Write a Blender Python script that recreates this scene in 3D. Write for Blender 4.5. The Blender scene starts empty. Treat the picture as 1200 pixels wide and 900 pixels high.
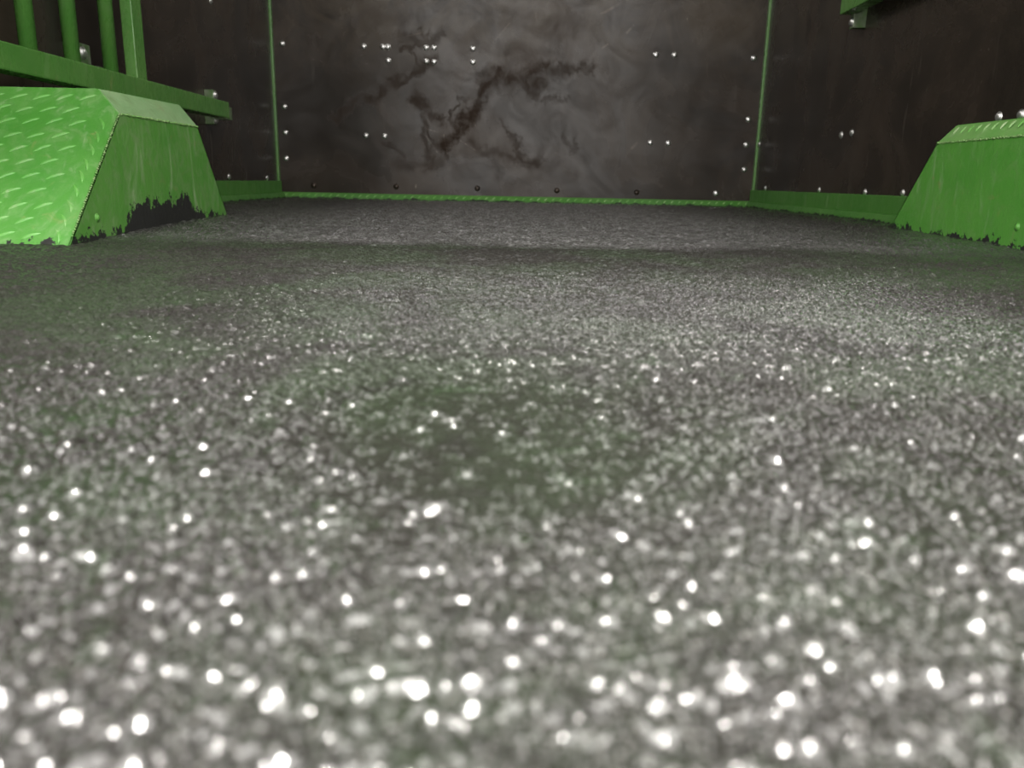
import bpy, bmesh, math, random
import numpy as np
from mathutils import Vector, Matrix

random.seed(7)
S = bpy.context.scene
COL = S.collection

# ------------------------------------------------------------------ camera
F, H, RO = 933.0, 0.078, 0.02
TH = math.atan(238.5 / F)
_fw = Vector((0, math.cos(TH), -math.sin(TH)))
_u0 = Vector((0, math.sin(TH), math.cos(TH)))
_x = Vector((1, 0, 0))
_up = _u0 * math.cos(RO) - _x * math.sin(RO)
_rt = _x * math.cos(RO) + _u0 * math.sin(RO)
CAM = Vector((0, 0, H))
cd = bpy.data.cameras.new('camera')
cam = bpy.data.objects.new('camera', cd)
COL.objects.link(cam)
m3 = Matrix((_rt, _up, -_fw)).transposed()
cam.matrix_world = Matrix.Translation(CAM) @ m3.to_4x4()
cd.sensor_fit = 'HORIZONTAL'
cd.sensor_width = 36.0
cd.lens = F / 1200 * 36
cd.clip_start = 0.005
cd.dof.use_dof = True
cd.dof.focus_distance = 1.1
cd.dof.aperture_fstop = 9.3
S.camera = cam


def at(x, y, ax, v):
    """photo pixel -> the point where its ray meets the plane coordinate[ax] = v"""
    d = _fw + _rt * ((x - 600) / F) - _up * ((y - 450) / F)
    return CAM + d * ((v - CAM[ax]) / d[ax])


# ------------------------------------------------------------------ daylight
W = bpy.data.worlds.new('overcast')
S.world = W
W.use_nodes = True
bg = W.node_tree.nodes['Background']
bg.inputs[0].default_value = (1.0, 0.965, 0.93, 1)
bg.inputs[1].default_value = 5.0
S.view_settings.view_transform = 'Standard'
S.view_settings.look = 'None'
S.view_settings.gamma = 1
S.view_settings.use_curve_mapping = False
S.view_settings.exposure = 0.0

HX, D, REAR, TOP = 0.88, 3.04, -0.12, 1.85     # half width, front wall, open rear edge, roof
ROOF0, VZ0, VZ1 = 0.15, 1.30, 1.72              # roof start, pulled in for near light; unseen side gaps added for arch light


def portal(name, loc, rot, sx, sy):
    l = bpy.data.lights.new(name, 'AREA')
    l.shape = 'RECTANGLE'
    l.size, l.size_y = sx, sy
    l.cycles.is_portal = True
    o = bpy.data.objects.new(name, l)
    o.location = loc
    o.rotation_euler = rot
    COL.objects.link(o)


portal('rear_portal', (0, REAR, TOP / 2), (math.radians(90), 0, 0), 2 * HX, TOP)
portal('top_portal', (0, (REAR + ROOF0) / 2, TOP), (0, 0, 0), 2 * HX, ROOF0 - REAR)
portal('added_gap_portal', (-HX, (ROOF0 + D) / 2, (VZ0 + VZ1) / 2), (0, math.radians(-90), 0), VZ1 - VZ0, D - ROOF0)  # daylight through the unseen gaps added in the side walls
portal('added_gap_portal', (HX, (ROOF0 + D) / 2, (VZ0 + VZ1) / 2), (0, math.radians(90), 0), VZ1 - VZ0, D - ROOF0)

SUN_EL, SUN_AZ = 63, 4          # hazy sun behind the open rear, a little to the left
sl = bpy.data.lights.new('hazy_sun', 'SUN')
sl.energy = 4.2
sl.angle = math.radians(9.0)
sl.color = (1.0, .96, .92)
so = bpy.data.objects.new('hazy_sun', sl)
_e, _a = math.radians(SUN_EL), math.radians(SUN_AZ)
so.rotation_euler = Vector((math.cos(_e) * math.sin(_a), math.cos(_e) * math.cos(_a), -math.sin(_e))).to_track_quat('-Z', 'Y').to_euler()
COL.objects.link(so)

# ------------------------------------------------------------------ helpers


def tag(o, label=None, cat=None, group=None, kind=None):
    if label: o['label'] = label
    if cat: o['category'] = cat
    if group: o['group'] = group
    if kind: o['kind'] = kind
    return o


def link(name, me, mat=None, parent=None, smooth=False):
    o = bpy.data.objects.new(name, me)
    COL.objects.link(o)
    if mat and not me.materials:
        me.materials.append(mat)
    if parent:
        o.parent = parent
    if smooth:
        for p in me.polygons:
            p.use_smooth = True
    return o


def bm_mesh(name, bm):
    bmesh.ops.recalc_face_normals(bm, faces=bm.faces[:])
    me = bpy.data.meshes.new(name)
    bm.to_mesh(me)
    bm.free()
    return me


def box_bm(bm, a, b, bev=0.0):
    x0, y0, z0 = a
    x1, y1, z1 = b
    vs = [bm.verts.new(p) for p in ((x0, y0, z0), (x1, y0, z0), (x1, y1, z0), (x0, y1, z0),
                                    (x0, y0, z1), (x1, y0, z1), (x1, y1, z1), (x0, y1, z1))]
    fs = [bm.faces.new([vs[i] for i in f]) for f in
          ((3, 2, 1, 0), (4, 5, 6, 7), (0, 1, 5, 4), (1, 2, 6, 5), (2, 3, 7, 6), (3, 0, 4, 7))]
    if bev:
        es = list({e for f in fs for e in f.edges})
        bmesh.ops.bevel(bm, geom=es, offset=bev, segments=2, affect='EDGES', profile=.6)


def box(name, a, b, mat, parent=None, bev=0.0):
    bm = bmesh.new()
    box_bm(bm, a, b, bev)
    return link(name, bm_mesh(name, bm), mat, parent)


def prism(name, prof, axis_pts, mat, parent=None, bev=0.0):
    """closed profile [(a,b)...] in (X,Z) or (Y,Z), extruded between two stations; axis_pts=(axis, v0, v1)"""
    ax, v0, v1 = axis_pts
    bm = bmesh.new()

    def P(p, v):
        return (v, p[0], p[1]) if ax == 0 else (p[0], v, p[1])
    r0 = [bm.verts.new(P(p, v0)) for p in prof]
    r1 = [bm.verts.new(P(p, v1)) for p in prof]
    n = len(prof)
    bm.faces.new(r0)
    bm.faces.new(list(reversed(r1)))
    for i in range(n):
        j = (i + 1) % n
        bm.faces.new((r0[i], r1[i], r1[j], r0[j]))
    if bev:
        bmesh.ops.bevel(bm, geom=bm.edges[:], offset=bev, segments=2, affect='EDGES')
    return link(name, bm_mesh(name, bm), mat, parent)


def plate(name, pts, inward, t, mat, parent=None, sub=0, bev=.0012):
    """flat steel plate: polygon pts with thickness t towards `inward`"""
    bm = bmesh.new()
    iv = Vector(inward).normalized() * t
    a = [bm.verts.new(p) for p in pts]
    b = [bm.verts.new(Vector(p) + iv) for p in pts]
    n = len(pts)
    bm.faces.new(a)
    bm.faces.new(list(reversed(b)))
    for i in range(n):
        j = (i + 1) % n
        bm.faces.new((a[i], b[i], b[j], a[j]))
    if bev:
        bmesh.ops.bevel(bm, geom=bm.edges[:], offset=bev, segments=2, affect='EDGES')
    return link(name, bm_mesh(name, bm), mat, parent)


def tube_bm(bm, p, q, r, n=16, r2=None):
    p, q = Vector(p), Vector(q)
    d = (q - p).normalized()
    a = d.orthogonal().normalized()
    b = d.cross(a)
    r2 = r if r2 is None else r2
    A = [bm.verts.new(p + (a * math.cos(t) + b * math.sin(t)) * r) for t in [2 * math.pi * i / n for i in range(n)]]
    B = [bm.verts.new(q + (a * math.cos(t) + b * math.sin(t)) * r2) for t in [2 * math.pi * i / n for i in range(n)]]
    for i in range(n):
        j = (i + 1) % n
        bm.faces.new((A[i], A[j], B[j], B[i]))
    bm.faces.new(list(reversed(A)))
    bm.faces.new(B)


def dome_mesh(name, r, h, rings=4, n=12, flange=0.0):
    """button head along +Z, base at z=0"""
    bm = bmesh.new()
    prof = []
    if flange:
        prof += [(r + flange, -.002), (r + flange, .0008), (r, .0016)]
    else:
        prof += [(r, -.002), (r, .0006)]
    z0 = prof[-1][1]
    for i in range(1, rings):
        t = math.pi / 2 * i / rings
        prof.append((r * math.cos(t), z0 + h * math.sin(t)))
    rr = [[bm.verts.new((p[0] * math.cos(2 * math.pi * k / n), p[0] * math.sin(2 * math.pi * k / n), p[1]))
           for k in range(n)] for p in prof]
    for i in range(len(rr) - 1):
        for k in range(n):
            j = (k + 1) % n
            bm.faces.new((rr[i][k], rr[i][j], rr[i + 1][j], rr[i + 1][k]))
    tip = bm.verts.new((0, 0, z0 + h))
    for k in range(n):
        bm.faces.new((rr[-1][k], rr[-1][(k + 1) % n], tip))
    me = bm_mesh(name, bm)
    for p in me.polygons:
        p.use_smooth = True
    return me


# ------------------------------------------------------------------ node helpers
class NT:
    def __init__(s, name):
        s.m = bpy.data.materials.new(name)
        s.m.use_nodes = True
        s.t = s.m.node_tree
        s.p = s.t.nodes['Principled BSDF']

    def n(s, typ, **kw):
        nd = s.t.nodes.new(typ)
        for k, v in kw.items():
            setattr(nd, k, v)
        return nd

    def put(s, sock, v):
        if isinstance(v, bpy.types.NodeSocket):
            s.t.links.new(v, sock)
        else:
            sock.default_value = v

    def math(s, op, a, b=0.0, clamp=False):
        nd = s.n('ShaderNodeMath', operation=op, use_clamp=clamp)
        s.put(nd.inputs[0], a)
        s.put(nd.inputs[1], b)
        return nd.outputs[0]

    def noise(s, scale, detail=3, rough=.55, vec=None, dist=0.0):
        nd = s.n('ShaderNodeTexNoise')
        nd.inputs['Scale'].default_value = scale
        nd.inputs['Detail'].default_value = detail
        nd.inputs['Roughness'].default_value = rough
        nd.inputs['Distortion'].default_value = dist
        if vec is not None:
            s.put(nd.inputs['Vector'], vec)
        return nd.outputs[0]

    def pos(s):
        return s.n('ShaderNodeNewGeometry').outputs['Position']

    def scaled(s, vec, sc):
        nd = s.n('ShaderNodeMapping')
        s.put(nd.inputs['Vector'], vec)
        nd.inputs['Scale'].default_value = sc
        return nd.outputs[0]

    def xyz(s, vec):
        nd = s.n('ShaderNodeSeparateXYZ')
        s.put(nd.inputs[0], vec)
        return nd.outputs

    def ramp(s, v, lo, hi, a=0.0, b=1.0):
        nd = s.n('ShaderNodeMapRange', interpolation_type='SMOOTHSTEP')
        s.put(nd.inputs[0], v)
        for i, q in enumerate((lo, hi, a, b)):
            s.put(nd.inputs[i + 1], q)
        return nd.outputs[0]

    def mix(s, f, a, b):
        nd = s.n('ShaderNodeMix', data_type='RGBA')
        s.put(nd.inputs[0], f)
        s.put(nd.inputs[6], a if isinstance(a, bpy.types.NodeSocket) else (*a, 1))
        s.put(nd.inputs[7], b if isinstance(b, bpy.types.NodeSocket) else (*b, 1))
        return nd.outputs[2]

    def bump(s, h, dist, strength=1.0):
        nd = s.n('ShaderNodeBump')
        s.put(nd.inputs['Strength'], strength)
        nd.inputs['Distance'].default_value = dist
        s.put(nd.inputs['Height'], h)
        return nd.outputs[0]

    def set(s, **kw):
        for k, v in kw.items():
            s.put(s.p.inputs[k.replace('_', ' ')], v if not (isinstance(v, tuple) and len(v) == 3) else (*v, 1))
        return s.m


def green_mat(name, scuff=.35, chip=True, patch=None, base=(.066, .25, .034), chip_h=.004, amp=1.0, rough=.42):
    g = NT(name)
    P = g.pos()
    x, y, z = g.xyz(P)
    tone = g.noise(9, 4, .6, P)
    c = g.mix(g.ramp(tone, .3, .7), base, tuple(v * k for v, k in zip(base, (1.35, 1.12, 1.3))))
    # rubbed paler streaks and dusty clouds
    st = g.noise(26, 5, .65, g.scaled(P, (1, 1, .22)), 1.6)
    c = g.mix(g.math('MULTIPLY', g.ramp(st, .52, .78), scuff), c, (.30, .40, .22))
    cl = g.noise(17, 6, .7, P, 2.2)
    c = g.mix(g.math('MULTIPLY', g.ramp(cl, .45, .72), scuff * .75), c, (.17, .29, .11))
    br = g.noise(34, 4, .6, P, .8)
    c = g.mix(g.math('MULTIPLY', g.ramp(br, .62, .76), .35), c, (.26, .24, .10))
    col, rgh = c, g.ramp(st, .4, .7, rough - .06, rough + .14)
    if chip:
        fn = g.noise(70, 5, .72, P)
        fn2 = g.noise(22, 3, .6, P)
        lim = g.math('ADD', g.ramp(y, 1.0, 1.65, -.016, 0.0), chip_h)
        if patch:
            cy, hw, ph = patch
            d = g.math('DIVIDE', g.math('ABSOLUTE', g.math('SUBTRACT', y, cy)), hw)
            lim = g.math('ADD', g.ramp(d, .55, 1.0, ph, 0.0), lim)
        w = g.math('ADD', g.math('MULTIPLY', g.math('SUBTRACT', fn, .5), .075 * amp),
                   g.math('MULTIPLY', g.math('SUBTRACT', fn2, .5), .05 * amp))
        m = g.ramp(g.math('SUBTRACT', z, g.math('ADD', lim, w)), .0, .0022, 1.0, 0.0)
        col = g.mix(m, c, (.010, .011, .009))
        rgh = g.math('ADD', rgh, g.math('MULTIPLY', m, .35))
    fine = g.noise(160, 3, .6, P)
    return g.set(Base_Color=col, Roughness=rgh, Normal=g.bump(fine, .0012, .5))


def panel_mat(name, axis, smears=(), streaks=.5, scratches=()):
    """dark phenolic film faced board: glossy film, dulled where dirt has been rubbed on"""
    g = NT(name)
    P = g.pos()
    x, y, z = g.xyz(P)
    cloud = g.noise(3.2, 5, .6, P, .7)
    fine = g.noise(24, 5, .6, P, .5)
    base = g.mix(g.ramp(cloud, .35, .7), (.021, .0175, .0138), (.045, .0345, .026))
    # fine upright rub marks
    v = g.noise(38, 3, .6, g.scaled(P, (1, 1, .10)))
    base = g.mix(g.math('MULTIPLY', g.ramp(v, .60, .80), streaks), base, (.085, .075, .062))
    dust = g.math('MULTIPLY', g.ramp(z, .38, .66), g.ramp(g.noise(5, 5, .65, P, 1.0), .35, .62))
    base = g.mix(g.math('MULTIPLY', dust, .7), base, (.064, .051, .036))
    rough = g.ramp(cloud, .3, .75, .20, .34)
    spec = g.ramp(g.noise(6, 5, .65, P, 1.5), .3, .7, .14, .30)
    if smears:
        a = x if axis == 1 else y
        wob = g.noise(9, 6, .7, P)
        wob2 = g.noise(13, 4, .65, g.scaled(P, (1.3, 1, .8)))
        ax = g.math('ADD', a, g.math('MULTIPLY', g.math('SUBTRACT', wob, .5), .20))
        az = g.math('ADD', z, g.math('MULTIPLY', g.math('SUBTRACT', wob2, .5), .12))
        tot = None
        for (x0, z0, x1, z1, w, amt) in smears:
            L = math.hypot(x1 - x0, z1 - z0)
            ux, uz = (x1 - x0) / L, (z1 - z0) / L
            dx, dz = g.math('SUBTRACT', ax, x0), g.math('SUBTRACT', az, z0)
            along = g.math('ADD', g.math('MULTIPLY', dx, ux), g.math('MULTIPLY', dz, uz))
            off = g.math('ABSOLUTE', g.math('SUBTRACT', g.math('MULTIPLY', dx, uz), g.math('MULTIPLY', dz, ux)))
            over = g.math('MAXIMUM', g.math('MULTIPLY', along, -1), g.math('SUBTRACT', along, L))
            dd = g.math('MAXIMUM', off, over)
            mk = g.ramp(dd, w * .1, w * 1.25, amt, 0.0)
            tot = mk if tot is None else g.math('MAXIMUM', tot, mk)
        tot = g.math('MULTIPLY', tot, g.ramp(fine, .3, .6, .35, 1.0))
        pale = None
        for (x0, z0, x1, z1, w) in scratches:
            L = math.hypot(x1 - x0, z1 - z0)
            ux, uz = (x1 - x0) / L, (z1 - z0) / L
            dx, dz = g.math('SUBTRACT', a, x0), g.math('SUBTRACT', z, z0)
            along = g.math('ADD', g.math('MULTIPLY', dx, ux), g.math('MULTIPLY', dz, uz))
            off = g.math('ABSOLUTE', g.math('SUBTRACT', g.math('MULTIPLY', dx, uz), g.math('MULTIPLY', dz, ux)))
            over = g.math('MAXIMUM', g.math('MULTIPLY', along, -1), g.math('SUBTRACT', along, L))
            mk = g.ramp(g.math('MAXIMUM', off, over), w * .2, w, 1.0, 0.0)
            pale = mk if pale is None else g.math('MAXIMUM', pale, mk)
        base = g.mix(g.math('MULTIPLY', pale, g.ramp(fine, .35, .65, .0, .45)), base, (.17, .14, .115))
        base = g.mix(tot, base, (.024, .0155, .010))
        rough = g.math('ADD', rough, g.math('MULTIPLY', tot, .35))
        spec = g.math('MULTIPLY', spec, g.math('SUBTRACT', 1.0, g.math('MULTIPLY', tot, .6)))
    # small pale nicks
    nick = g.noise(55, 2, .5, g.scaled(P, (1, 1, .5)))
    base = g.mix(g.math('MULTIPLY', g.ramp(nick, .76, .80), .6), base, (.16, .14, .11))
    wv = g.noise(420, 2, .5, P)
    return g.set(Base_Color=base, Roughness=rough, Specular_IOR_Level=spec, Normal=g.bump(wv, .0004, .25))


def simple(name, c, rough, metal=0.0, c2=None, scale=60):
    g = NT(name)
    col = g.mix(g.ramp(g.noise(scale, 4, .6, g.pos()), .35, .65), c, c2 or tuple(v * .8 for v in c))
    return g.set(Base_Color=col, Roughness=rough, Metallic=metal)


def floor_mat():
    g = NT('wet_grit_resin')
    P = g.pos()
    big = g.noise(5.5, 5, .62, P, .6)
    mid = g.noise(38, 4, .6, P)
    x, y, z = g.xyz(P)
    c = g.mix(g.ramp(big, .40, .60), (.025, .024, .0215), (.026, .035, .021))
    c = g.mix(g.math('MULTIPLY', g.ramp(mid, .58, .74), .4), c, (.026, .056, .020))
    c = g.mix(g.math('MULTIPLY', g.ramp(mid, .46, .30), .6), c, (.018, .017, .016))
    # the glow over the front section is painted in as paler grey, uneven edge
    edge = g.math('ADD', y, g.math('MULTIPLY', g.math('SUBTRACT', g.noise(2.2, 3, .6, P), .5), .30))
    c = g.mix(g.math('MULTIPLY', g.math('MULTIPLY', g.ramp(edge, 1.11, 1.21), g.ramp(g.math('ABSOLUTE', g.math('SUBTRACT', x, .05)), .2, .75, 1.0, .15)), .8), c, g.mix(g.ramp(mid, .4, .6), (.085, .084, .081), (.14, .138, .134)))
    gr = g.noise(650, 2, .5, P)
    dd = g.math('DIVIDE', g.math('SUBTRACT', g.math('SUBTRACT', x, .12), g.math('MULTIPLY', y, .12)), g.math('ADD', .10, g.math('MULTIPLY', y, .16)))
    strip = g.math('MULTIPLY', g.ramp(g.math('ABSOLUTE', dd), .2, 1.4, 1.0, 0.0), g.ramp(y, .95, .6))
    strip = g.math('MULTIPLY', strip, g.ramp(big, .3, .6))
    amt = g.math('ADD', g.ramp(y, .26, .13, .12, .75), g.math('MULTIPLY', strip, .75))  # paler grit colour near the rear and in the strip imitates bright glints
    c = g.mix(g.math('MULTIPLY', g.ramp(gr, .52, .72), amt), c, (.20, .195, .185))
    rough = g.ramp(g.noise(14, 4, .6, P), .35, .7, .09, .17)
    wetness = g.math('ADD', g.math('ADD', g.ramp(y, .34, .20, .42, 1.0), g.math('MULTIPLY', strip, .5)), g.ramp(edge, 1.11, 1.21, 0.0, .4), True)
    sides = g.math('MULTIPLY', g.ramp(g.math('ABSOLUTE', g.math('SUBTRACT', x, .12)), .14, .46), g.ramp(y, .30, .42))
    dull = g.math('SUBTRACT', 1.0, g.math('MULTIPLY', g.math('MAXIMUM', sides, g.ramp(y, .70, .95, 0.0, .66)), g.ramp(edge, 1.11, 1.22, .92, .15)))
    wetness = g.math('MULTIPLY', wetness, dull)
    nn = g.bump(g.math('ADD', g.noise(300, 2, .5, P), g.math('MULTIPLY', g.noise(700, 2, .5, P), .5)), .0045, g.math('MULTIPLY', g.ramp(y, .26, .60, .10, .95), g.math('ADD', .4, g.math('MULTIPLY', dull, .6))))
    return g.set(Base_Color=c, Roughness=rough, Specular_IOR_Level=g.math('MULTIPLY', dull, .9), Normal=nn,
                 Coat_Weight=wetness, Coat_IOR=1.65, Coat_Roughness=.06, Coat_Normal=nn)


M_floor = floor_mat()
M_green = green_mat('green_paint', .25, amp=.35, chip_h=.002, base=(.052, .19, .027))
M_rail = green_mat('green_paint_rail', .12, chip=False, base=(.062, .19, .034), rough=.27)
M_arch = green_mat('green_paint_arch', .42, base=(.072, .28, .035), chip_h=.005, amp=1.0)
M_archL = green_mat('green_paint_arch_worn', .85, patch=(1.345, .165, .038), base=(.072, .255, .036))
M_ramp = green_mat('green_paint_tread', .42, rough=.5, base=(.046, .205, .023), chip_h=.001, amp=.6)
M_cham = green_mat('green_paint_scuffed', .95, base=(.20, .38, .16), rough=.34)
M_lug = green_mat('green_paint_rubbed', .8, chip=False, base=(.070, .27, .037), rough=.45)
M_chamR = green_mat('green_paint_shoulder', .7, base=(.12, .32, .07), rough=.4)
M_weld2 = simple('rubbed_tread', (.36, .50, .26), .35, c2=(.14, .38, .08), scale=14)
M_weld = simple('worn_weld', (.20, .32, .12), .5, c2=(.10, .26, .05), scale=120)
M_bolt = simple('zinc_bolt', (.88, .88, .86), .42, 1.0, (.62, .62, .60))
M_rust = simple('dull_bolt', (.075, .055, .040), .42, .6, (.03, .024, .02))
M_steel = simple('dirty_bracket', (.16, .20, .13), .45, .2, (.08, .15, .05))
M_roof = simple('grey_roof_sheet', (.30, .30, .29), .55)
M_ground = simple('gravel', (.22, .21, .19), .9, c2=(.14, .135, .12), scale=20)

# ------------------------------------------------------------------ floor: grit in resin, really uneven


def hsh(i, j, k):
    n = (i * 374761393 + j * 668265263 + k * 974634777) & 0xFFFFFFFF
    n = ((n ^ (n >> 13)) * 1274126177) & 0xFFFFFFFF
    n = ((n ^ (n >> 16)) * 2246822519) & 0xFFFFFFFF
    return ((n ^ (n >> 15)) & 0xFFFFFF) / float(0xFFFFFF)


def vnoise(x, y, s, k=0):
    x, y = x / s + 1000, y / s + 1000
    i, j = np.floor(x).astype(np.int64), np.floor(y).astype(np.int64)
    fx, fy = x - i, y - j
    fx, fy = fx * fx * (3 - 2 * fx), fy * fy * (3 - 2 * fy)
    a = hsh(i, j, k) * (1 - fx) + hsh(i + 1, j, k) * fx
    b = hsh(i, j + 1, k) * (1 - fx) + hsh(i + 1, j + 1, k) * fx
    return a * (1 - fy) + b * fy


def fbm(x, y, s, oct=4, k=0):
    t, a, n = 0, 1.0, 0
    for o in range(oct):
        t = t + a * vnoise(x, y, s / 2 ** o, k + o * 17)
        n += a
        a *= .5
    return t / n


def grains(x, y, s, dens, k, rmin, rmax, hk):
    """rounded grit: one grain per jittered cell where the hash is below dens"""
    X, Y = x / s + 2000, y / s + 2000
    i0, j0 = np.floor(X).astype(np.int64), np.floor(Y).astype(np.int64)
    out = np.zeros_like(x)
    for di in (-1, 0, 1):
        for dj in (-1, 0, 1):
            i, j = i0 + di, j0 + dj
            cx, cy = i + hsh(i, j, k), j + hsh(i, j, k + 1)
            r = rmin + (rmax - rmin) * hsh(i, j, k + 2)
            el = .7 + .6 * hsh(i, j, k + 4)
            th = 3.1416 * hsh(i, j, k + 5)
            dx, dy = X - cx, Y - cy
            ct, st_ = np.cos(th), np.sin(th)
            d2 = ((dx * ct + dy * st_) * el) ** 2 + ((dy * ct - dx * st_) / el) ** 2
            q = np.clip(1 - d2 / (r * r), 0, 1)
            hgt = np.sqrt(q) * r * s * hk * (.6 + .6 * hsh(i, j, k + 6))
            out = np.maximum(out, np.where(hsh(i, j, k + 3) < dens, hgt, 0))
    return out


def floor_macro(x, y):
    crease = 1.10 + .10 * (vnoise(x, y * 0, .5, 5) - .5)
    t1 = np.clip((y - crease) / .22, 0, 1)
    t2 = np.clip((y - crease - .1) / .5, 0, 1)
    z = -.015 + .009 * t1 + .006 * t2 * t2 * (3 - 2 * t2)
    return z


def build_floor():
    rows = [REAR]
    while rows[-1] < D + .015:
        yv = rows[-1]
        rows.append(yv + (0.005 if yv < .06 else max(.0008, .0021 * yv)))
    ry = np.array(rows)
    nd, ns = 620, 70
    xs = []
    for yv in ry:
        hw = min(HX - .02, .68 * max(yv, 0) + .16)
        mid = np.linspace(-hw, hw, nd)
        edge = HX + .015
        tt = np.linspace(0, 1, ns + 1)[1:]
        side = hw + (edge - hw) * tt
        xs.append(np.concatenate([-side[::-1], mid, side]))
    X = np.array(xs)
    Y = np.repeat(ry[:, None], X.shape[1], 1)
    nr, nc = X.shape
    x, y = X.ravel(), Y.ravel()
    rng = np.random.default_rng(3)
    x = x + rng.uniform(-.2, .2, x.size) * .001
    z = floor_macro(x, y)
    z += .0030 * (fbm(x, y, .45, 2, 40) - .5)
    lump = fbm(x, y, .05, 3, 60)
    z += .0022 * (lump - .5)                                   # resin pools and ridges
    pat = fbm(x, y, .16, 3, 80)
    wet = np.exp(-((x - .13 - .12 * y) / (.10 + .16 * y)) ** 2 - ((y - .48) / .35) ** 2)   # the most heavily gritted strip
    big = fbm(x, y, .30, 2, 90)
    dens = np.clip(.32 + (pat - .42) * 1.5 + (big - .5) * .55 + .40 * wet + .60 * np.clip((.23 - y) / .10, 0, 1), .17, .97)
    g = np.maximum(grains(x, y, .0042, dens, 100, .34, .66, .85),
                   grains(x, y, .0080, dens * .7, 200, .26, .54, .75))
    z += np.maximum(g, grains(x, y, .0029, .45 + .3 * pat, 300, .30, .55, .6))
    far = np.clip((y - .9) / .6, 0, 1)
    z += rng.normal(0, 1, z.size) * .00035 * far               # grit finer than the grid far away
    # a few worn pits
    for (px, py, r, dp) in ((512, 842, .0075, .004), (792, 858, .006, .003), (1047, 815, .006, .003)):
        c = at(px, py, 2, -.015)
        q = ((x - c.x) / (r * 1.6)) ** 2 + ((y - c.y) / r) ** 2
        z -= dp * np.exp(-q)
    me = bpy.data.meshes.new('floor')
    me.vertices.add(nr * nc)
    me.vertices.foreach_set('co', np.stack([x, y, z], 1).astype(np.float32).ravel())
    idx = np.arange(nr * nc).reshape(nr, nc)
    q = np.stack([idx[:-1, :-1], idx[:-1, 1:], idx[1:, 1:], idx[1:, :-1]], -1).reshape(-1, 4)
    me.loops.add(q.size)
    me.loops.foreach_set('vertex_index', q.ravel().astype(np.int32))
    me.polygons.add(len(q))
    me.polygons.foreach_set('loop_start', (np.arange(len(q)) * 4).astype(np.int32))
    me.polygons.foreach_set('use_smooth', np.ones(len(q), dtype=bool))
    me.update(calc_edges=True)
    print('floor quads', len(q))
    return me


floor = link('floor', build_floor(), M_floor)
tag(floor, 'wet dark grey grit and resin trailer floor with worn green patches', 'floor', kind='structure')

# ------------------------------------------------------------------ walls, roof, ground outside


def fx(px, py):
    p = at(px, py, 1, D)
    return p.x, p.z


SM = []
for (a, b, w, amt) in (((392, 140), (505, 70), 7, .75), ((523, 172), (560, 122), 8, .95), ((556, 126), (592, 84), 7, .9),
                       ((488, 118), (518, 138), 7, .8), ((500, 130), (504, 190), 5, .55), ((580, 95), (625, 92), 16, .8),
                       ((612, 100), (628, 110), 9, .6), ((642, 84), (684, 80), 8, .7), ((470, 48), (515, 40), 6, .5),
                       ((430, 20), (470, 30), 14, .3), ((600, 25), (690, 38), 14, .22), ((460, 195), (520, 190), 7, .45),
                       ((590, 140), (605, 178), 5, .5), ((600, 182), (630, 192), 7, .55), ((560, 50), (640, 66), 9, .2),
                       ((400, 190), (440, 215), 10, .3),
                       ((505, 150), (530, 185), 4, .6), ((515, 165), (500, 200), 4, .5), ((530, 150), (540, 118), 4, .6), ((470, 60), (500, 45), 3, .6),
                       ((478, 52), (488, 70), 3, .5), ((496, 36), (500, 50), 2.5, .6), ((550, 165), (590, 185), 6, .4), ((640, 120), (660, 112), 4, .4),
                       ((455, 165), (470, 185), 3, .5), ((660, 160), (672, 178), 5, .35)):
    x0, z0 = fx(*a)
    x1, z1 = fx(*b)
    SM.append((x0, z0, x1, z1, w * 3.1 / F, amt))
SC = []
for (a, b, w) in (((705, 16), (735, 0), 2.2), ((628, 16), (629, 25), 1.6), ((735, 38), (742, 30), 1.8), ((578, 50), (597, 27), 1.0),
                  ((733, 182), (746, 168), 2.4), ((706, 56), (712, 52), 1.5), ((500, 160), (512, 178), 1.2), ((520, 158), (524, 180), 1.2),
                  ((498, 150), (516, 156), 1.2), ((472, 44), (495, 38), 1.0), ((540, 165), (560, 178), 1.0)):
    x0, z0 = fx(*a)
    x1, z1 = fx(*b)
    SC.append((x0, z0, x1, z1, w * 3.1 / F))
M_front = panel_mat('film_faced_board_smeared', 1, SM, .22, SC)
M_side = panel_mat('film_faced_board', 0, (), .55)

wf = box('wall_front', (-HX - .02, D, -.05), (HX + .02, D + .02, TOP), M_front)
tag(wf, 'dark brown smeared film-faced board front wall with bright bolts', 'wall', kind='structure')


def side_wall(name, a, b):
    """lower board, gap added to let light in, head board and the posts that carry it: one wall"""
    bm = bmesh.new()
    box_bm(bm, (a, REAR, -.05), (b, D, VZ0))
    box_bm(bm, (a, REAR, VZ1), (b, D, TOP))
    for y0 in (REAR, 1.4, D - .06):
        box_bm(bm, (a, y0, VZ0), (b, y0 + .06, VZ1))
    return link(name, bm_mesh(name, bm), M_side)


wl = side_wall('wall_left', -HX - .02, -HX)
tag(wl, 'dark film-faced board side wall behind the barred barrier', 'wall', kind='structure')
wr = side_wall('wall_right', HX, HX + .02)
tag(wr, 'dark film-faced board side wall behind the narrow wheel arch', 'wall', kind='structure')
ce = box('ceiling', (-HX - .02, ROOF0, TOP), (HX + .02, D + .02, TOP + .02), M_roof)
tag(ce, 'plain grey sheet roof of the trailer', 'ceiling', kind='structure')
gd = box('ground', (-12, -14, -.62), (12, 12, -.55), M_ground)
tag(gd, 'grey gravel yard outside the trailer', 'ground', kind='structure')

# ------------------------------------------------------------------ bolts in the walls (parts of each wall)
ME_bolt = dome_mesh('bolt', .0085, .0042, flange=.002)
ME_bolt.materials.append(M_bolt)
ME_dull = dome_mesh('bolt_dull', .0085, .005, flange=.002)
ME_dull.materials.append(M_rust)


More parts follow.
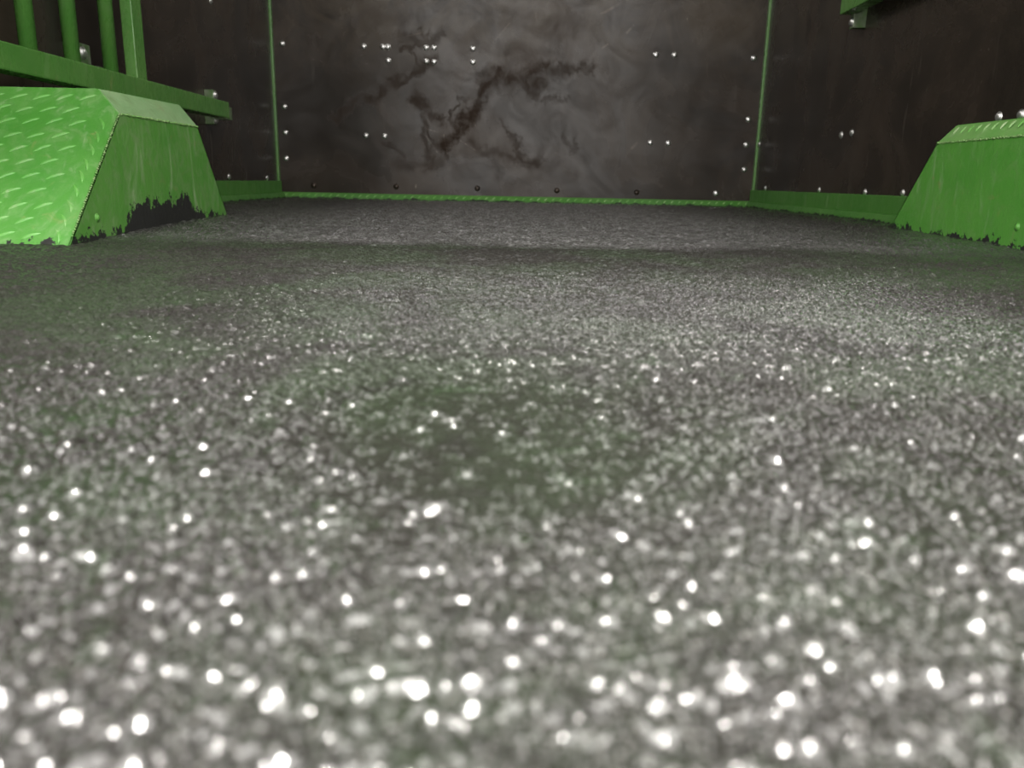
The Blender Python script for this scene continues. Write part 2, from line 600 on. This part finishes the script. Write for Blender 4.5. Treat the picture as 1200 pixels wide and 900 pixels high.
def bolt(me, p, nrm, parent, sc=1.0):
    o = bpy.data.objects.new('bolt', me)
    COL.objects.link(o)
    o.parent = parent
    o.location = p
    o.rotation_euler = Vector(nrm).to_track_quat('Z', 'Y').to_euler()
    o.scale = (sc, sc, sc)
    return o


for q in ((330.6, 51), (333.3, 125), (334.4, 155.3), (335.3, 185.6), (426.4, 54.4), (448.9, 55), (454.7, 55),
          (455, 71), (499.5, 55.8), (508.6, 55.8), (499.7, 71.7), (508.6, 72.5), (554.2, 57), (554.2, 72.8),
          (428.9, 158.9), (450.8, 159.5), (768.6, 64.2), (790.3, 64.4), (883.3, 68), (877, 140), (874.4, 169.7),
          (872.2, 198.6), (762, 167.2), (783, 167.8), (838.9, 226.4)):
    bolt(ME_bolt, at(*q, 1, D), (0, -1, 0), wf)
for q in ((367.8, 217.2), (464.4, 218.6), (559.4, 220.8), (652.5, 223.3), (746, 225.5)):
    bolt(ME_dull, at(*q, 1, D), (0, -1, 0), wf)
for q in ((986, 158.3), (998.3, 155.7), (1170.7, 137), (1196.7, 134.5), (890, 169)):
    bolt(ME_bolt, at(*q, 0, HX), (-1, 0, 0), wr, .95)
for q in ((897, 220.5), (960, 222.5), (1013.7, 225), (1058, 226)):
    bolt(ME_bolt, at(*q, 0, HX), (-1, 0, 0), wr, .8)
for q in ((246.7, 1), (268.3, 207), (313, 208.5)):
    bolt(ME_bolt, at(*q, 0, -HX), (1, 0, 0), wl, .9)

# ------------------------------------------------------------------ green steel trims


def lug_mesh(L=.027, w=.0050, h=.0024, n=7):
    """raised lens-shaped tread bar along X"""
    bm = bmesh.new()
    top, a, b = [], [], []
    for i in range(n):
        t = -1 + 2 * i / (n - 1)
        ww = w / 2 * math.sqrt(max(0, 1 - t * t)) + .0002
        cv = .0022 * (1 - t * t)
        a.append(bm.verts.new((t * L / 2, -ww + cv, -.0005)))
        b.append(bm.verts.new((t * L / 2, ww + cv, -.0005)))
        top.append(bm.verts.new((t * L / 2, cv, h * math.sqrt(max(0, 1 - t * t)) + .0001)))
    for i in range(n - 1):
        bm.faces.new((a[i], a[i + 1], top[i + 1], top[i]))
        bm.faces.new((top[i], top[i + 1], b[i + 1], b[i]))
    me = bm_mesh('tread_lug', bm)
    for p in me.polygons:
        p.use_smooth = True
    me.materials.append(M_lug)
    return me


ME_lug = lug_mesh()
ME_lug_small = lug_mesh(.017, .0048, .0018, 6)
ME_lug_small.materials[0] = M_weld2


def lug(me, origin, ux, nz, ang, parent):
    ux, nz = Vector(ux).normalized(), Vector(nz).normalized()
    uy = nz.cross(ux)
    R = Matrix((ux, uy, nz)).transposed() @ Matrix.Rotation(ang, 3, 'Z')
    o = bpy.data.objects.new('tread_lug', me)
    COL.objects.link(o)
    o.parent = parent
    o.matrix_local = Matrix.Translation(origin) @ R.to_4x4()
    return o


# cove of tread plate along the foot of the front wall
t1 = prism('trim_1', [(D, -.015), (D - .026, -.015), (D - .024, .001), (D - .005, .0205), (D, .0205)], (0, -HX + .012, HX - .012), M_green)
tag(t1, 'green tread plate strip along the foot of the front wall', 'trim', kind='structure')
nrm = Vector((0, -.0195, .019)).normalized()
k = 0
xx = -HX + .03
while xx < HX - .02:
    lug(ME_lug_small, (xx, D - .0145, .0107), (1, 0, 0), nrm, math.radians(48), t1)
    xx += .0275

for sgn, nm, lbl in ((-1, 'trim_2', 'green base rail at the foot of the wall behind the barred barrier'),
                     (1, 'trim_3', 'green base rail leading to the narrow wheel arch')):
    a, b = sorted((sgn * HX, sgn * (HX - .013)))
    r = box(nm, (a, 1.66, .018), (b, D - .004, .061), M_green, bev=.002)
    tag(r, lbl, 'trim', kind='structure')
    joints = (1.70, 2.49, D - .028) if sgn > 0 else (1.70, D - .028)
    for y0, y1 in zip(joints[:-1], joints[1:]):
        prism('lip', [(sgn * HX, -.014), (sgn * (HX - .034), -.014), (sgn * (HX - .032), .006), (sgn * (HX - .027), .0185),
                      (sgn * HX, .0195)], (1, y0 + .001, y1 - .001), M_green, r, bev=.001)

for sgn, nm, lbl in ((-1, 'trim_4', 'thin green corner edging between front wall and the barrier side wall'),
                     (1, 'trim_5', 'thin green corner edging between front wall and the narrow arch side wall')):
    a, b = sorted((sgn * (HX + .004), sgn * (HX - .0075)))
    r = box(nm, (a, D - .014, .055), (b, D + .002, TOP), M_rail, bev=.0015)
    tag(r, lbl, 'trim', kind='structure')

# ------------------------------------------------------------------ wheel arches


def weld(parent, p, q, n, r=.0022):
    bm = bmesh.new()
    p, q = Vector(p), Vector(q)
    prev = None
    for i in range(n):
        c = p.lerp(q, (i + .5) / n) + Vector((random.uniform(-1, 1), 0, random.uniform(-1, 1))) * r * .3
        mt = Matrix.Translation(c) @ Matrix.Diagonal((1, 1.4, 1, 1))
        bmesh.ops.create_icosphere(bm, subdivisions=1, radius=r * random.uniform(.75, 1.2), matrix=mt)
    o = link('weld_bead', bm_mesh('weld_bead', bm), M_weld, parent, True)
    return o


def wheel_arch(sgn, xi, label, side_mat, y_foot0, y_top0, y_top1, y_foot1, ztop_side=.161, ztop=.199, dx=.03):
    root = bpy.data.objects.new('wheel_arch', None)
    COL.objects.link(root)
    root.location = (sgn * (xi + HX) / 2, (y_foot0 + y_foot1) / 2, 0)
    tag(root, label, 'wheel arch', 'wheel arches on the trailer floor')
    bpy.context.view_layer.update()
    inv = root.matrix_world.inverted()
    X = sgn * xi
    XC = sgn * (xi + dx)
    XN = sgn * (xi + dx * 1.5)                 # near end of the shoulder sits a little further out
    XW = sgn * (HX + .002)
    zf = -.022
    YN = y_top0 + (ztop - ztop_side) * (y_top0 - y_foot0 + .004) / (ztop_side - zf)

    def ch(o):
        o.parent = root
        o.matrix_parent_inverse = inv
        return o
    # inner side panel
    side = ch(plate('side_panel', [(X, y_foot0 - .004, zf), (X, y_foot1 + .012, zf), (X, y_top1, ztop_side), (X, y_top0, ztop_side)],
                    (sgn, 0, 0), .004, side_mat))
    # bevelled shoulder
    cham = ch(plate('shoulder_plate', [(X, y_top0, ztop_side), (X, y_top1, ztop_side), (XC, y_top1 - .003, ztop), (XN, YN, ztop)],
                    (sgn * (ztop - ztop_side), 0, -dx), .004, M_cham if sgn < 0 else M_chamR))
    top = ch(plate('top_plate', [(XN, YN, ztop), (XC, y_top1 - .003, ztop), (XW, y_top1 - .003, ztop), (XW, YN, ztop)],
                   (0, 0, -1), .004, M_ramp))
    near = ch(plate('ramp_plate', [(X, y_foot0 - .004, zf), (X, y_top0, ztop_side), (XN, YN, ztop), (XW, YN, ztop), (XW, y_foot0 - .004, zf)],
                    (0, .72, -.69), .004, M_ramp))
    far = ch(plate('ramp_plate', [(X, y_foot1 + .012, zf), (X, y_top1, ztop_side), (XC, y_top1 - .003, ztop), (XW, y_top1 - .003, ztop), (XW, y_foot1 + .012, zf)],
                   (0, -.78, -.62), .004, M_ramp))
    ch(weld(root, (X, y_top0 + .004, ztop_side), (X, y_top1 - .004, ztop_side), 70))
    w2 = ch(weld(root, (X, y_foot0 + .01, -.005), (X, y_top0, ztop_side), 60, .0016))
    # tread lugs on the near ramp
    A = Vector((X, y_foot0 - .004, zf))
    up = Vector((0, y_top0 - y_foot0 + .004, ztop_side - zf))
    Lr = up.length
    upn = up.normalized()
    ux = Vector((1, 0, 0))
    nz = ux.cross(upn).normalized()
    if nz.y > 0:
        nz = -nz
    width = HX - xi
    rowp, colp = .0265, .034
    nrow = int((Lr + .04) / rowp)
    ncol = int((width - .02) / colp) + 1
    for i in range(nrow):
        for j in range(ncol):
            off = .021 + j * colp + (.5 * colp if i % 2 else 0) * (0 if j == 0 else 1)
            s_ = .024 + i * rowp + random.uniform(-.002, .002)
            if off > width - .015 or s_ > (Lr - .012 if j == 0 else Lr + .035):
                continue
            ang = math.radians(62 if j == 0 else -28) * (-sgn) + random.uniform(-.07, .07)
            p = A + Vector((sgn * off, 0, 0)) + upn * s_
            lug(ME_lug, p, ux, nz, -ang, near)
    # lugs along the shoulder
    c0 = Vector((X, 0, ztop_side)).lerp(Vector((XC, 0, ztop)), .66)
    nrm_c = Vector((-sgn * (ztop - ztop_side), 0, dx)).normalized()
    yv = y_top0 + .03
    while sgn > 0 and yv < y_top1 - .02:
        lug(ME_lug_small, (c0.x, yv, c0.z), Vector((sgn * dx, 0.006, ztop - ztop_side)), nrm_c, .0, cham)
        yv += .0235
    return root, side


archL, sideL = wheel_arch(-1, .58, 'broad green wheel arch with wide tread plate ramp beneath the barred barrier', M_archL, 1.044, 1.219, 1.515, 1.640)
archR, sideR = wheel_arch(1, .76, 'narrow green wheel arch close to the wall without a barrier', M_arch, 1.05, 1.219, 1.508, 1.655, .158, .190)
p = at(114, 258, 0, -.58)
ME_cap = dome_mesh('bolt_painted', .008, .004, flange=.004)
ME_cap.materials.append(M_arch)
for a_, s_, q, xx, nn in ((archL, sideL, (114, 255), -.58, (1, 0, 0)), (archR, sideR, (1192, 266), .76, (-1, 0, 0))):
    o = bolt(ME_cap, at(*q, 0, xx), nn, s_, .55)

# ------------------------------------------------------------------ barred barrier along the wall
bar = bpy.data.objects.new('barrier', None)
COL.objects.link(bar)
tag(bar, 'green steel barrier with round upright bars above the broad wheel arch', 'barrier')
RX, RZ0, RZ1 = -.80, .226, .268
YE = 2.27
box('bottom_rail', (RX - .02, .55, RZ0), (RX + .02, YE, RZ1), M_rail, bar, bev=.003)
box('top_rail', (RX - .02, .55, 1.10), (RX + .02, YE, 1.142), M_rail, bar, bev=.003)
for q in ((34, 62), (86, 78), (131, 90)):
    yv = at(*q, 0, RX).y
    bm = bmesh.new()
    tube_bm(bm, (RX, yv, RZ1 - .003), (RX, yv, 1.102), .0135, 20)
    o = link('upright_bar', bm_mesh('upright_bar', bm), M_rail, bar, False)
    for pl in o.data.polygons:
        pl.use_smooth = len(pl.vertices) == 4
for i in range(5):
    yv = 1.391 - .134 * (i + 1)
    o2 = o.copy()
    COL.objects.link(o2)
    o2.location = (0, yv - at(131, 90, 0, RX).y, 0)
box('post', (RX - .012, 1.752, RZ1 - .003), (RX + .012, 1.797, 1.102), M_rail, bar, bev=.002)
# wall bracket at the free end, upper and lower bolt
for q, zr in (((252, 111.7), 0), ((253, 140), 1)):
    c = at(*q, 0, -.855)
    b = box('bracket', (-HX - .001, c.y - .014, c.z - .014), (-.855, c.y + .014, c.z + .014), M_steel, bar, bev=.002)
    bolt(ME_bolt, c, (1, 0, 0), b, 1.2)
c = at(253, 126, 0, -.855)
box('bracket', (-HX - .001, c.y - .022, RZ0 + .004), (RX - .018, c.y + .022, RZ1 - .004), M_steel, bar)
c = at(97, 62, 0, -.855)
b = box('bracket', (-HX - .001, c.y - .02, c.z - .03), (-.855, c.y + .03, c.z + .018), M_steel, bar, bev=.002)
bolt(ME_bolt, c, (1, 0, 0), b, 1.2)
box('bracket', (-.872, c.y - .02, RZ0 + .004), (RX - .018, c.y + .06, c.z - .026), M_steel, bar)

# ------------------------------------------------------------------ rail on the opposite wall
rr = bpy.data.objects.new('wall_rail', None)
COL.objects.link(rr)
tag(rr, 'green square steel rail bolted high on the wall above the narrow wheel arch', 'rail')
box('rail', (.82, .55, .505), (.858, 2.215, .548), M_rail, rr, bev=.003)
c = at(998, 26, 0, .848)
b = box('bracket', (.848, c.y - .012, c.z - .015), (HX + .001, c.y + .012, .52), M_steel, rr, bev=.002)
bolt(ME_bolt, c, (-1, 0, 0), b, 1.1)
bolt(ME_bolt, at(1012, 20, 0, HX), (-1, 0, 0), wr, 1.1)
box('bracket', (.85, .70, .51), (HX + .001, .75, .543), M_steel, rr)

# the two empties sit at the foot of what they carry
for root, loc in ((bar, (RX, YE, RZ0)), (rr, (.84, 2.215, .505))):
    root.location = loc
    for c in root.children:
        c.matrix_parent_inverse = Matrix.Translation(-Vector(loc))
